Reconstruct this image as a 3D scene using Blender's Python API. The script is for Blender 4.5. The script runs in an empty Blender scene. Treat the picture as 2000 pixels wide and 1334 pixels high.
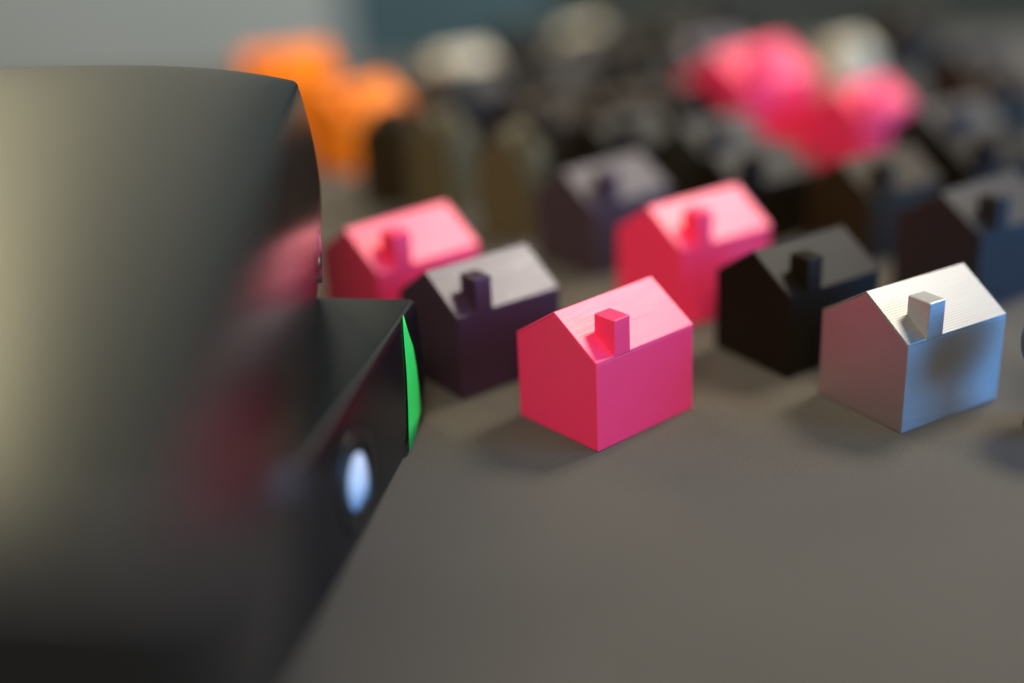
import bpy, bmesh, math, random
from mathutils import Vector, Matrix

random.seed(7)
U = 0.04                      # one house length in metres
R = math.radians
sc = bpy.context.scene
col = sc.collection

# ------------------------------------------------------------------ camera
TH, ROLL, CH = R(22.974), R(-2.957), 4.220
fw = Vector((0, math.cos(TH), -math.sin(TH)))
up = Vector((0, math.sin(TH), math.cos(TH)))
rt = Vector((1, 0, 0))
r2 = math.cos(ROLL) * rt + math.sin(ROLL) * up
u2 = -math.sin(ROLL) * rt + math.cos(ROLL) * up
cam_d = bpy.data.cameras.new('camera')
cam = bpy.data.objects.new('camera', cam_d)
col.objects.link(cam)
m = Matrix((r2, u2, -fw)).transposed().to_4x4()
m.translation = Vector((0, 0, CH * U))
cam.matrix_world = m
cam_d.sensor_width = 36
cam_d.lens = 43.29
cam_d.clip_start = 0.005
cam_d.clip_end = 50
cam_d.dof.use_dof = True
cam_d.dof.focus_distance = 8.80 * U
cam_d.dof.aperture_fstop = 1.62
sc.camera = cam

# ------------------------------------------------------------------ world and lamps
w = bpy.data.worlds.new('World')
sc.world = w
w.use_nodes = True
bg = w.node_tree.nodes['Background']
bg.inputs[0].default_value = (0.78, 0.90, 0.86, 1)
bg.inputs[1].default_value = 0.045


def area(name, loc, target, sx, sy, power, color):
    d = bpy.data.lights.new(name, 'AREA')
    d.shape = 'RECTANGLE'
    d.size, d.size_y = sx, sy
    d.energy = power
    d.color = color
    o = bpy.data.objects.new(name, d)
    col.objects.link(o)
    o.location = Vector(loc)
    o.rotation_euler = (Vector(target) - Vector(loc)).to_track_quat('-Z', 'Y').to_euler()
    return o


# ceiling panel over the table, behind and to the right of the houses
area('ceiling_panel_light', (0.86, 1.02, 1.45), (0.03, 0.34, 0), 0.42, 0.42, 31, (1.0, 0.93, 0.82))
# bright blue window level with the table, off to the right
area('window_light', (1.50, 0.05, 0.40), (0.10, 0.33, 0.02), 1.0, 0.7, 29, (0.09, 0.40, 1.0))
# added fill above and behind the camera, brightens the house walls and gables
area('front_fill_light', (-0.12, -0.88, 1.10), (0.05, 0.34, 0), 0.8, 0.55, 21, (1.0, 0.92, 0.83))
# warm lamp above the far wall on the left, seen as sheen on the black boxes
area('warm_room_light', (-0.95, 1.70, 1.10), (-0.1, 0.25, 0.1), 0.8, 1.0, 14.5, (1.0, 0.88, 0.52))

sc.view_settings.view_transform = 'Standard'
sc.view_settings.look = 'None'
sc.view_settings.exposure = 0.22
sc.view_settings.gamma = 1
sc.render.engine = 'CYCLES'
sc.cycles.use_denoising = True
sc.cycles.sample_clamp_indirect = 3.0


# ------------------------------------------------------------------ helpers
def nodes_of(name):
    mt = bpy.data.materials.new(name)
    mt.use_nodes = True
    nt = mt.node_tree
    return mt, nt, nt.nodes['Principled BSDF']


def N(nt, typ, **kw):
    n = nt.nodes.new(typ)
    for k, v in kw.items():
        if k == 'op':
            n.operation = v
        else:
            n.inputs[k].default_value = v
    return n


def mathn(nt, op, a, b=None):
    n = nt.nodes.new('ShaderNodeMath')
    n.operation = op
    for i, v in enumerate((a, b)):
        if v is None:
            continue
        if isinstance(v, (int, float)):
            n.inputs[i].default_value = v
        else:
            nt.links.new(v, n.inputs[i])
    return n.outputs[0]


def printed(name, base, rough=0.4, metal=0.0, spec=0.5, lines=0.5, streak=0.5, sss=0.0, var=0.12, seed=0.0, period=0.00036, linecol=0.0):
    """printed filament: layer lines in height, irregular extrusion streaks, slight colour drift"""
    mt, nt, b = nodes_of(name)
    L = nt.links.new
    tc = nt.nodes.new('ShaderNodeTexCoord')
    sep = nt.nodes.new('ShaderNodeSeparateXYZ')
    L(tc.outputs['Object'], sep.inputs[0])
    # low frequency wobble of the layers
    wob = N(nt, 'ShaderNodeTexNoise', Scale=140.0, Detail=2.0)
    L(tc.outputs['Object'], wob.inputs['Vector'])
    z = mathn(nt, 'ADD', sep.outputs['Z'], mathn(nt, 'MULTIPLY', mathn(nt, 'SUBTRACT', wob.outputs['Fac'], 0.5), 0.00022))
    s = mathn(nt, 'SINE', mathn(nt, 'MULTIPLY', z, 2 * math.pi / period))
    mp = nt.nodes.new('ShaderNodeMapping')
    mp.inputs['Scale'].default_value = (70, 70, 2300)
    mp.inputs['Location'].default_value = (seed, seed * 2, seed * 3)
    L(tc.outputs['Object'], mp.inputs['Vector'])
    st = N(nt, 'ShaderNodeTexNoise', Scale=1.0, Detail=3.0, Roughness=0.6)
    L(mp.outputs[0], st.inputs['Vector'])
    h = mathn(nt, 'ADD', mathn(nt, 'MULTIPLY', s, 0.5 * lines), mathn(nt, 'MULTIPLY', st.outputs['Fac'], 2.4 * streak))
    gr = N(nt, 'ShaderNodeTexNoise', Scale=2600.0, Detail=2.0)
    L(tc.outputs['Object'], gr.inputs['Vector'])
    h = mathn(nt, 'ADD', h, mathn(nt, 'MULTIPLY', gr.outputs['Fac'], 0.35))
    bp = N(nt, 'ShaderNodeBump', Strength=1.0, Distance=0.00004)
    L(h, bp.inputs['Height'])
    L(bp.outputs[0], b.inputs['Normal'])
    mix = nt.nodes.new('ShaderNodeMix')
    mix.data_type = 'RGBA'
    mix.inputs[6].default_value = (*[c * (1 - var) for c in base], 1)
    mix.inputs[7].default_value = (*[min(1, c * (1 + var)) for c in base], 1)
    L(mathn(nt, 'ADD', st.outputs['Fac'], mathn(nt, 'MULTIPLY', s, linecol)), mix.inputs[0])
    L(mix.outputs[2], b.inputs['Base Color'])
    rr = nt.nodes.new('ShaderNodeMapRange')
    rr.inputs['To Min'].default_value = rough - 0.07
    rr.inputs['To Max'].default_value = rough + 0.07
    L(st.outputs['Fac'], rr.inputs['Value'])
    L(rr.outputs[0], b.inputs['Roughness'])
    b.inputs['Metallic'].default_value = metal
    b.inputs['Specular IOR Level'].default_value = spec
    if sss:
        b.inputs['Subsurface Weight'].default_value = sss
        b.inputs['Subsurface Radius'].default_value = (1.0, 0.25, 0.35)
        b.inputs['Subsurface Scale'].default_value = 0.0012
    return mt


M = {}
M['pink'] = printed('pink_filament', (0.98, 0.034, 0.122), 0.44, spec=0.6, lines=0.3, streak=0.16, sss=0.3, var=0.2, period=0.0004, linecol=0.10)
M['pink_far'] = printed('pink_filament_plain', (0.98, 0.034, 0.108), 0.44, spec=0.6, lines=0.4, streak=0.4, var=0.05)
M['orange'] = printed('orange_filament', (1.0, 0.21, 0.003), 0.45, spec=0.25, lines=0.4, streak=0.4, var=0.05)
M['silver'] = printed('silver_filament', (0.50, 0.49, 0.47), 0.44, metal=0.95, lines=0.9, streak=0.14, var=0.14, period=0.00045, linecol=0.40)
M['silver_roof'] = printed('silver_filament_dimmed', (0.33, 0.32, 0.30), 0.5, metal=0.95, lines=0.22, streak=0.10, var=0.14, period=0.00045, linecol=0.40)  # roof copy of the silver, colour darkened to offset the strong light
M['ball'] = printed('grey_silk_filament', (0.20, 0.18, 0.15), 0.32, metal=0.8, lines=1.6, streak=0.3, var=0.25, period=0.0008, linecol=0.4)
M['cream'] = printed('cream_filament', (0.62, 0.52, 0.34), 0.55, lines=0.6)
M['black'] = printed('black_filament', (0.009, 0.006, 0.003), 0.46, spec=0.12, lines=0.6)
M['brown'] = printed('dark_brown_filament', (0.026, 0.016, 0.006), 0.5, spec=0.15, lines=0.6)
M['purple'] = printed('dark_purple_filament', (0.040, 0.017, 0.030), 0.37, metal=0.0, spec=0.42, lines=0.5)
M['plum'] = printed('plum_grey_filament', (0.050, 0.034, 0.038), 0.45, spec=0.22, lines=0.5)
M['slate'] = printed('slate_filament', (0.022, 0.018, 0.013), 0.47, spec=0.2, lines=0.6)
M['khaki'] = printed('olive_grey_filament', (0.085, 0.064, 0.026), 0.45, spec=0.4, lines=0.6)
M['bluegrey'] = printed('blue_grey_filament', (0.017, 0.014, 0.013), 0.46, spec=0.3, lines=0.6)


def fabric():
    mt, nt, b = nodes_of('grey_brown_fabric')
    L = nt.links.new
    tc = nt.nodes.new('ShaderNodeTexCoord')
    sep = nt.nodes.new('ShaderNodeSeparateXYZ')
    L(tc.outputs['Object'], sep.inputs[0])
    wob = N(nt, 'ShaderNodeTexNoise', Scale=90.0, Detail=2.0)
    L(tc.outputs['Object'], wob.inputs['Vector'])
    wv = mathn(nt, 'MULTIPLY', mathn(nt, 'SUBTRACT', wob.outputs['Fac'], 0.5), 0.0011)
    x = mathn(nt, 'ADD', sep.outputs['X'], wv)
    y = mathn(nt, 'ADD', sep.outputs['Y'], wv)
    a = mathn(nt, 'SINE', mathn(nt, 'MULTIPLY', mathn(nt, 'ADD', x, mathn(nt, 'MULTIPLY', y, 0.85)), 2 * math.pi / 0.00085))
    c = mathn(nt, 'SINE', mathn(nt, 'MULTIPLY', mathn(nt, 'SUBTRACT', y, mathn(nt, 'MULTIPLY', x, 0.5)), 2 * math.pi / 0.0007))
    weave = mathn(nt, 'ADD', a, mathn(nt, 'MULTIPLY', c, 0.5))
    fz = N(nt, 'ShaderNodeTexNoise', Scale=1900.0, Detail=3.0, Roughness=0.7)
    L(tc.outputs['Object'], fz.inputs['Vector'])
    h = mathn(nt, 'ADD', mathn(nt, 'MULTIPLY', weave, 0.35), mathn(nt, 'MULTIPLY', fz.outputs['Fac'], 1.5))
    bp = N(nt, 'ShaderNodeBump', Strength=0.8, Distance=0.00015)
    L(h, bp.inputs['Height'])
    L(bp.outputs[0], b.inputs['Normal'])
    big = N(nt, 'ShaderNodeTexNoise', Scale=9.0, Detail=3.0)
    L(tc.outputs['Object'], big.inputs['Vector'])
    fac = mathn(nt, 'ADD', mathn(nt, 'MULTIPLY', mathn(nt, 'SUBTRACT', fz.outputs['Fac'], 0.25), 1.1),
                mathn(nt, 'ADD', mathn(nt, 'MULTIPLY', weave, 0.13), mathn(nt, 'MULTIPLY', big.outputs['Fac'], 0.45)))
    mix = nt.nodes.new('ShaderNodeMix')
    mix.data_type = 'RGBA'
    mix.inputs[6].default_value = (0.027, 0.0230, 0.0165, 1)
    mix.inputs[7].default_value = (0.106, 0.091, 0.067, 1)
    L(fac, mix.inputs[0])
    L(mix.outputs[2], b.inputs['Base Color'])
    b.inputs['Roughness'].default_value = 0.9
    b.inputs['Specular IOR Level'].default_value = 0.15
    b.inputs['Sheen Weight'].default_value = 0.08
    return mt


def simple(name, base, rough=0.5, metal=0.0, spec=0.5, nscale=300.0, nbump=0.0, var=0.0, coat=0.0):
    mt, nt, b = nodes_of(name)
    L = nt.links.new
    tc = nt.nodes.new('ShaderNodeTexCoord')
    nz = N(nt, 'ShaderNodeTexNoise', Scale=nscale, Detail=4.0, Roughness=0.6)
    L(tc.outputs['Object'], nz.inputs['Vector'])
    mix = nt.nodes.new('ShaderNodeMix')
    mix.data_type = 'RGBA'
    mix.inputs[6].default_value = (*[c * (1 - var) for c in base], 1)
    mix.inputs[7].default_value = (*[min(1, c * (1 + var)) for c in base], 1)
    L(nz.outputs['Fac'], mix.inputs[0])
    L(mix.outputs[2], b.inputs['Base Color'])
    if nbump:
        bp = N(nt, 'ShaderNodeBump', Strength=1.0, Distance=nbump)
        L(nz.outputs['Fac'], bp.inputs['Height'])
        L(bp.outputs[0], b.inputs['Normal'])
    b.inputs['Roughness'].default_value = rough
    b.inputs['Metallic'].default_value = metal
    b.inputs['Specular IOR Level'].default_value = spec
    b.inputs['Coat Weight'].default_value = coat
    return mt


M['fabric'] = fabric()
M['case'] = simple('satin_black_plastic', (0.0045, 0.0045, 0.0042), 0.34, spec=0.7, nscale=5200, nbump=0.000012, var=0.35)
M['case_front'] = simple('glossy_black_front', (0.005, 0.004, 0.004), 0.24, spec=0.22, nscale=900, nbump=0.0000015, var=0.2)
M['rim'] = simple('dark_metal_rim', (0.05, 0.047, 0.04), 0.3, metal=0.9, nscale=600, var=0.2)
M['glass'] = simple('coated_lens_glass', (0.012, 0.016, 0.035), 0.20, spec=1.0, coat=0.0, nscale=50, var=0.2)
M['glass'].node_tree.nodes['Principled BSDF'].inputs['IOR'].default_value = 3.2
M['pale_lens'] = simple('mottled_white_lens', (0.62, 0.63, 0.65), 0.2, spec=0.6, nscale=110, var=0.55)  # near-white lens face with mottled tone
M['tape'] = simple('green_tape_film', (0.030, 0.64, 0.085), 0.5, spec=0.35, nscale=260, nbump=0.00006, var=0.12)
M['pale_wall'] = simple('pale_grey_paint', (0.46, 0.455, 0.37), 0.8, spec=0.2, nscale=6, var=0.08)
M['teal_wall'] = simple('dark_teal_paint', (0.080, 0.128, 0.118), 0.7, spec=0.3, nscale=2.5, var=0.3)
M['olive_wall'] = simple('dark_olive_paint', (0.062, 0.060, 0.038), 0.75, spec=0.3, nscale=3, var=0.3)


def link_mesh(name, bm, mat, parent=None, smooth=False):
    me = bpy.data.meshes.new(name)
    bm.normal_update()
    bm.to_mesh(me)
    bm.free()
    if smooth:
        me.polygons.foreach_set('use_smooth', [True] * len(me.polygons))
    me.materials.append(mat)
    o = bpy.data.objects.new(name, me)
    col.objects.link(o)
    if parent:
        o.parent = parent
    return o


def tag(o, label, cat, group=None):
    o['label'] = label
    o['category'] = cat
    if group:
        o['group'] = group
    return o


def prism(pts, axis_len, axis='X', bevel=0.0, off=0.0):
    """polygon pts in (Y, Z) extruded along X"""
    bm = bmesh.new()
    a = [bm.verts.new((off, y, z)) for y, z in pts]
    b = [bm.verts.new((off + axis_len, y, z)) for y, z in pts]
    n = len(pts)
    bm.faces.new(a[::-1])
    bm.faces.new(b)
    for i in range(n):
        j = (i + 1) % n
        bm.faces.new((a[i], a[j], b[j], b[i]))
    bmesh.ops.recalc_face_normals(bm, faces=bm.faces)
    if bevel:
        bmesh.ops.bevel(bm, geom=list(bm.edges), offset=bevel, segments=2, affect='EDGES', profile=0.5)
    return bm


# ------------------------------------------------------------------ the setting
bm = bmesh.new()
bmesh.ops.create_cube(bm, size=1)
bmesh.ops.scale(bm, vec=(2.8, 1.16, 0.02), verts=bm.verts)
bmesh.ops.translate(bm, vec=(0.15, 0.38, -0.01), verts=bm.verts)
bmesh.ops.bevel(bm, geom=list(bm.edges), offset=0.004, segments=3, affect='EDGES')
table = link_mesh('tabletop', bm, M['fabric'])
table['kind'] = 'structure'


def wall(name, x0, x1, y, mat, thick=0.03, z0=-0.7, z1=1.7):
    bm = bmesh.new()
    bmesh.ops.create_cube(bm, size=1)
    bmesh.ops.scale(bm, vec=(x1 - x0, thick, z1 - z0), verts=bm.verts)
    bmesh.ops.translate(bm, vec=((x0 + x1) / 2, y + thick / 2, (z0 + z1) / 2), verts=bm.verts)
    bmesh.ops.bevel(bm, geom=list(bm.edges), offset=0.003, segments=2, affect='EDGES')
    o = link_mesh(name, bm, mat)
    o['kind'] = 'structure'
    return o


wall('wall_left', -2.4, -0.237, 1.95, M['pale_wall'])
wall('wall_middle', -0.236, 0.10, 2.0, M['teal_wall'])
wall('wall_right', 0.101, 2.4, 2.0, M['olive_wall'])

# ------------------------------------------------------------------ printed houses
HW, HH, HR = 0.854 * U, 0.695 * U, 0.970 * U
HL = U
C0, C1, CD, CT = 0.180 * U, 0.336 * U, 0.200 * U, 0.9655 * U
slope = (HR - HH) / (HW / 2)
T = 0.016 * U
E_ = 0.0012 * U


def body_bm(bv):
    t = T
    pts = [(0, 0), (HW, 0), (HW, HH - t), (HW / 2, HR - t), (0, HH - t)]
    return prism(pts, HL, bevel=bv)


def roof_bm(bv):
    t = T - 0.0003 * U
    pts = [(-E_, HH - t), (-E_, HH), (HW / 2, HR), (HW + E_, HH), (HW + E_, HH - t), (HW / 2, HR - t)]
    return prism(pts[::-1], HL + 2 * E_, bevel=bv, off=-E_)


def chimney_bm(bv):
    e = 2 * E_
    zb = HH - 0.010 * U
    pts = [(-e, zb), (CD, zb + CD * slope), (CD, CT), (-e, CT)]
    return prism(pts, C1 - C0, bevel=bv, off=C0)


house_mesh = {}


def make_house(px, py, yaw, matname, label, scale=1.0, group='printed toy houses on the table'):
    root = bpy.data.objects.new('toy_house', None)
    root.empty_display_size = 0.01
    col.objects.link(root)
    root.location = (px * U, py * U, 0.00015)
    root.rotation_euler = (0, 0, R(yaw))
    root.scale = scale if isinstance(scale, tuple) else (scale,) * 3
    tag(root, label, 'toy house', group)
    mat = M[matname]
    for part, fn in (('body', body_bm), ('roof', roof_bm), ('chimney', chimney_bm)):
        if part not in house_mesh:
            bm = fn(0.00020)
            me = bpy.data.meshes.new(part)
            bm.normal_update()
            bm.to_mesh(me)
            bm.free()
            me.materials.append(M['black'])
            house_mesh[part] = me
        o = bpy.data.objects.new(part, house_mesh[part])
        col.objects.link(o)
        o.parent = root
        o.material_slots[0].link = 'OBJECT'
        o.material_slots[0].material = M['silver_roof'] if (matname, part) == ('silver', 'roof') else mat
    return root


HOUSES = [
    # x, y (house lengths), yaw, material, label
    (0.577, 7.828, 39.2, 'pink', 'sharp hot pink toy house at the front, nearest the green tape'),
    (2.770, 7.870, 28.9, 'silver', 'shiny silver toy house with ribbed layer lines beside the black one'),
    (-0.411, 8.813, 35.4, 'purple', 'dark purple toy house with grey sheen on its roof, beside the green tape'),
    (2.174, 8.893, 31.5, 'black', 'black toy house directly behind the silver house'),
    (1.500, 10.040, 32.6, 'pink_far', 'pink toy house right behind the front pink one, left of the black house', 1.05),
    (-1.100, 9.780, 38.3, 'pink_far', 'pink toy house half hidden behind the lower black box and dark purple house', 1.08),
    (0.85, 11.43, 37.5, 'plum', 'blurred purple grey toy house just left of and behind a pink house', 1.04),
    (4.07, 9.99, 33.5, 'bluegrey', 'blue grey toy house at the right edge, behind the silver house', 1.06),
    (3.53, 11.43, 31.0, 'brown', 'dark brown toy house behind the black house, with a lit roof edge'),
    (-0.58, 13.61, 62.0, 'khaki', 'tall narrow olive toy house nearest below the orange and cream houses', (0.55, 0.68, 1.25)),
    (0.23, 12.61, 62.0, 'khaki', 'tall narrow olive toy house just left of the purple grey house', (0.55, 0.68, 1.25)),
    (-0.81, 19.01, 30.0, 'cream', 'cream toy house in the far rows, right of the orange pair', 0.95),
    (3.12, 15.30, 40.0, 'pink_far', 'larger of two blurred pink toy houses at the upper right', 1.40),
    (4.40, 14.82, 36.0, 'pink_far', 'rightmost blurred pink toy house, smaller one of the far pair'),
    (-3.57, 17.92, 21.0, 'orange', 'orange toy house whose roof rises behind the top of the black box', 1.29),
    (-2.02, 15.90, 44.0, 'orange', 'orange toy house in front at the right of the orange pair', 1.10),
    (2.26, 13.30, 36.0, 'slate', 'slate grey toy house below and left of the blurred pink pair'),
    (4.99, 13.50, 30.0, 'bluegrey', 'blue grey toy house below right of the rightmost far pink house'),
    (6.57, 17.04, 30.0, 'bluegrey', 'faint blue grey toy house near the upper right corner'),
    (0.63, 17.69, 30.0, 'slate', 'slate grey toy house just right of the cream house'),
    (3.03, 18.60, 30.0, 'purple', 'faint purple grey toy house behind the far pink pair on its left'),
    (1.45, 15.10, 40.0, 'brown', 'dark brown toy house in the middle rows below the left cream ball'),
    (0.45, 15.00, 40.0, 'brown', 'dark brown toy house in the middle rows below the cream house'),
    (2.05, 17.20, 35.0, 'black', 'black toy house between the two cream balls, in the far rows'),
    (6.20, 15.40, 30.0, 'brown', 'dark brown toy house right of the far pink pair'),
    (1.35, 21.20, 40.0, 'cream', 'blurred cream toy house at the top middle, in the last row', 0.9),
    (5.30, 18.85, 40.0, 'cream', 'blurred cream toy house just above the far pink houses', 0.85),
    (2.75, 20.60, 30.0, 'brown', 'dark brown toy house in the last row between the two small cream houses'),
    (3.70, 22.30, 30.0, 'black', 'black toy house at the top edge between the two small cream houses'),
    (6.60, 20.30, 30.0, 'brown', 'dark brown toy house at the top edge right of the cream house'),
    (0.10, 20.60, 30.0, 'black', 'black toy house in the last row between two cream houses'),
    (2.35, 11.90, 31.0, 'black', 'black toy house wedged behind the second pink and black houses'),
    (1.28, 13.70, 36.0, 'black', 'black toy house between the purple grey house and the slate one'),
    (4.75, 12.00, 31.0, 'black', 'black toy house behind the blue grey one at the right edge'),
    (-0.70, 16.60, 34.0, 'slate', 'slate grey toy house right in front of the far cream house', 1.1),
    (-1.20, 14.15, 62.0, 'brown', 'tall narrow dark brown toy house below the orange pair', (0.55, 0.68, 1.2)),
    (2.30, 15.20, 34.0, 'black', 'black toy house just left of the larger far pink house'),
    (1.45, 19.90, 34.0, 'brown', 'dark brown toy house right behind a slate house in the far rows'),
]
for row in HOUSES:
    make_house(*row)


# ------------------------------------------------------------------ printed pawn
def make_pawn(x, y, r, zc, mat, label):
    """ball head on a short waisted stand, printed in one piece"""
    bm = bmesh.new()
    prof = [(0.0, 0.0), (0.70 * r, 0.0), (0.74 * r, 0.04 * r), (0.72 * r, 0.16 * r), (0.56 * r, 0.34 * r), (0.44 * r, 0.62 * r)]
    n = 40
    a0 = math.asin(0.42)
    for i in range(n + 1):
        a = a0 + (math.pi - a0) * i / n
        prof.append((r * math.sin(a) if i < n else 0.0, zc - r * math.cos(a)))
    seg = 64
    rings = []
    for (rr, z) in prof:
        if rr < 1e-7:
            rings.append([bm.verts.new((0, 0, z))])
        else:
            rings.append([bm.verts.new((rr * math.cos(2 * math.pi * k / seg), rr * math.sin(2 * math.pi * k / seg), z)) for k in range(seg)])
    for a, b in zip(rings[:-1], rings[1:]):
        for k in range(seg):
            k2 = (k + 1) % seg
            if len(a) == 1:
                bm.faces.new((a[0], b[k2], b[k]))
            elif len(b) == 1:
                bm.faces.new((a[k], a[k2], b[0]))
            else:
                bm.faces.new((a[k], a[k2], b[k2], b[k]))
    bmesh.ops.recalc_face_normals(bm, faces=bm.faces)
    o = link_mesh('printed_pawn', bm, mat, smooth=True)
    o.location = (x * U, y * U, 0.00015)
    tag(o, label, 'pawn')
    return o


make_pawn(3.92, 7.85, 0.34 * U, 0.66 * U, M['ball'], 'grey ribbed round pawn cut off by the right edge, beside the silver house')


# ------------------------------------------------------------------ black boxes with lenses
def rounded_axis(half, r, n_in, n_edge):
    inner = half - r
    c = []
    for i in range(n_edge):
        c.append(-half + r * (1 - math.cos(math.pi / 2 * i / n_edge)) if False else -half + r * i / n_edge)
    for i in range(n_in + 1):
        c.append(-inner + 2 * inner * i / n_in)
    for i in range(1, n_edge + 1):
        c.append(inner + r * i / n_edge)
    return c


def rounded_box(hx, hy, hz, r, deform, nin=(24, 40, 16), ne=5):
    axes = [rounded_axis(h, r, n, ne) for h, n in zip((hx, hy, hz), nin)]
    hs = (hx, hy, hz)
    bm = bmesh.new()
    cache = {}

    def vert(p):
        k = tuple(round(v, 7) for v in p)
        if k in cache:
            return cache[k]
        inner = Vector([max(-(h - r), min(h - r, v)) for v, h in zip(p, hs)])
        d = Vector(p) - inner
        q = inner + (d.normalized() * r if d.length > 1e-9 else d)
        cache[k] = bm.verts.new(deform(q))
        return cache[k]
    for ax in range(3):
        a1, a2 = (ax + 1) % 3, (ax + 2) % 3
        for sgn in (-1, 1):
            A, B = axes[a1], axes[a2]
            for i in range(len(A) - 1):
                for j in range(len(B) - 1):
                    q = []
                    for (ii, jj) in ((i, j), (i + 1, j), (i + 1, j + 1), (i, j + 1)):
                        p = [0, 0, 0]
                        p[ax] = sgn * hs[ax]
                        p[a1] = A[ii]
                        p[a2] = B[jj]
                        q.append(vert(p))
                    if len(set(q)) == 4:
                        try:
                            bm.faces.new(q if sgn > 0 else q[::-1])
                        except ValueError:
                            pass
    bmesh.ops.recalc_face_normals(bm, faces=bm.faces)
    return bm


def box_device(corner, ang, length, width, z0, z1, r, deform, label):
    """corner = far right corner (house lengths); local +X is the lens side, +Y runs away from the camera"""
    root = bpy.data.objects.new('lens_box', None)
    root.empty_display_size = 0.02
    col.objects.link(root)
    ey = Vector((math.cos(ang), math.sin(ang), 0))
    ex = Vector((ey.y, -ey.x, 0))
    c = Vector((corner[0], corner[1], 0)) - ex * (width / 2) - ey * (length / 2)
    root.location = (c.x * U, c.y * U, z0 * U)
    root.rotation_euler = (0, 0, ang - math.pi / 2)
    tag(root, label, 'device', 'black boxes with lenses')
    hx, hy, hz = width / 2, length / 2, (z1 - z0) / 2
    bm = rounded_box(hx, hy, hz, r, lambda q: deform(q, hx, hy, hz))
    for v in bm.verts:
        v.co = Vector((v.co.x, v.co.y, v.co.z + hz)) * U
    # the lens side is its own panel of glossier plastic
    me_front = bmesh.new()
    body = link_mesh('case', bm, M['case'], root, smooth=True)
    me_front.free()
    body.data.materials.append(M['case_front'])
    for p in body.data.polygons:
        if p.normal.x > 0.8:
            p.material_index = 1
    return root, hx, hy, hz


def ring_bm(r0, r1, d, seg=48):
    """torus-like rim around local +X axis"""
    bm = bmesh.new()
    prof = [(r0, -0.05 * U), (r0, d * 0.7), (r0 + (r1 - r0) * 0.3, d), (r1 - (r1 - r0) * 0.25, d), (r1, d * 0.6), (r1, -0.06 * U)]
    rings = [[bm.verts.new((x, rr * math.cos(2 * math.pi * k / seg), rr * math.sin(2 * math.pi * k / seg))) for k in range(seg)] for rr, x in prof]
    for a, b in zip(rings[:-1], rings[1:]):
        for k in range(seg):
            k2 = (k + 1) % seg
            bm.faces.new((a[k], a[k2], b[k2], b[k]))
    bmesh.ops.recalc_face_normals(bm, faces=bm.faces)
    return bm


def dome_bm(r, hgt, seg=48, n=10):
    bm = bmesh.new()
    rings = []
    for i in range(n + 1):
        t = i / n
        rr = r * (1 - t)
        x = hgt * (1 - (1 - t) ** 2)
        if i == n:
            rings.append([bm.verts.new((hgt, 0, 0))])
        else:
            rings.append([bm.verts.new((x, rr * math.cos(2 * math.pi * k / seg), rr * math.sin(2 * math.pi * k / seg))) for k in range(seg)])
    for a, b in zip(rings[:-1], rings[1:]):
        for k in range(seg):
            k2 = (k + 1) % seg
            bm.faces.new((a[k], a[k2], b[0]) if len(b) == 1 else (a[k], a[k2], b[k2], b[k]))
    bmesh.ops.recalc_face_normals(bm, faces=bm.faces)
    return bm


def add_lens(root, x, y, z, r, bulge, glass='glass'):
    rim = link_mesh('lens_rim', ring_bm(r * 0.68 * U, r * U, 0.008 * U), M['rim'], root, smooth=True)
    rim.location = (x * U, y * U, z * U)
    gl = link_mesh('lens_glass', dome_bm(r * 0.675 * U, bulge * U), M[glass], rim, smooth=True)
    gl.location = (-0.035 * U, 0, 0)
    return rim


# lower box
def lower_def(q, hx, hy, hz):
    q = q.copy()
    kz, ky = q.z / hz, q.y / hy
    if q.x > 0:
        q.x += 0.014 * (1 - kz * kz) * (q.x / hx)
    if q.y > 0:
        q.y += 0.03 * (1 - kz * kz) * (q.y / hy)
    return q


low, hx, hy, hz = box_device((-0.690, 8.52), R(78.9), 5.6, 4.6, 0.004, 1.0, 0.05, lower_def,
                             'lower black box with green tape near its corner and a round lens')
add_lens(low, hx + 0.015, hy - 1.74, 0.43, 0.35, 0.085, 'pale_lens')


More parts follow.
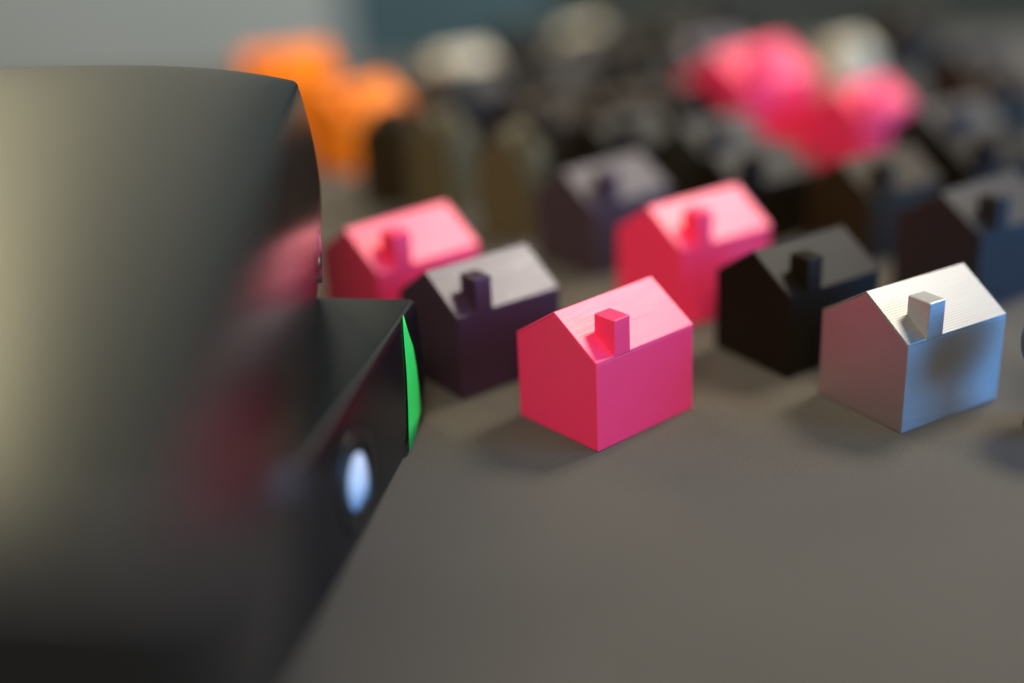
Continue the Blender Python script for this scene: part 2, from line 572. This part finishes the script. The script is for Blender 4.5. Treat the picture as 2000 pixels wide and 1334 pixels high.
def tape_bm(hx, hy):
    # s along the face from the far corner, z up; outline read off the strip
    left = [(-0.40, 1.012), (-0.43, 0.95), (-0.47, 0.80), (-0.50, 0.60), (-0.53, 0.40), (-0.56, 0.20), (-0.60, 0.03)]
    right = [(-0.385, 1.008), (-0.33, 0.86), (-0.27, 0.72), (-0.24, 0.55), (-0.23, 0.38), (-0.23, 0.18), (-0.40, 0.05)]
    bm = bmesh.new()
    rows = []
    nx = 6
    for k, ((s0, z0), (s1, z1)) in enumerate(zip(left, right)):
        row = []
        for i in range(nx + 1):
            t = i / nx
            s, z = s0 + (s1 - s0) * t, z0 + (z1 - z0) * t
            kz = (z - 0.5) / 0.5
            x = hx + 0.014 * (1 - min(1, kz * kz)) + 0.006
            x += 0.006 * math.sin(3.0 * z + 2.4 * t) * (1 if 0 < k else 0.3)       # not stuck down flat
            x += 0.035 * max(0.0, 0.25 - z) * 2 * (1 - t)                            # lower end lifts
            x += 0.010 * t * min(1.0, k / 2)                                        # far edge stands off the case
            row.append(bm.verts.new((x * U, (hy + s) * U, z * U)))
        rows.append(row)
    for a, b in zip(rows[:-1], rows[1:]):
        for i in range(nx):
            bm.faces.new((a[i], b[i], b[i + 1], a[i + 1]))
    bmesh.ops.recalc_face_normals(bm, faces=bm.faces)
    geo = bmesh.ops.solidify(bm, geom=list(bm.faces), thickness=0.00012)
    return bm


tp = link_mesh('tape', tape_bm(hx, hy), M['tape'], low, smooth=True)
tp['label'] = 'strip of bright green tape stuck beside the corner'


# upper box
def upper_def(q, hx, hy, hz):
    q = q.copy()
    kz, ky = q.z / hz, q.y / hy
    s = hx - q.x
    if q.z > 0:
        q.z += (0.25 * (1 - math.exp(-max(0, s) / 0.8)) - 0.05 * abs(ky) ** 6) * (q.z / hz)
    if q.x > 0:
        q.x += (0.085 * (1 - kz * kz) - 0.03 * max(0.0, -kz)) * (q.x / hx)
    return q


upb, hx, hy, hz = box_device((-1.44, 8.86), R(95.4), 6.30, 4.6, 1.004, 2.62, 0.032, upper_def,
                             'taller black box with a curved top, resting on the taped black box')
add_lens(upb, hx + 0.066, hy - 0.75, 0.60, 0.29, 0.055)
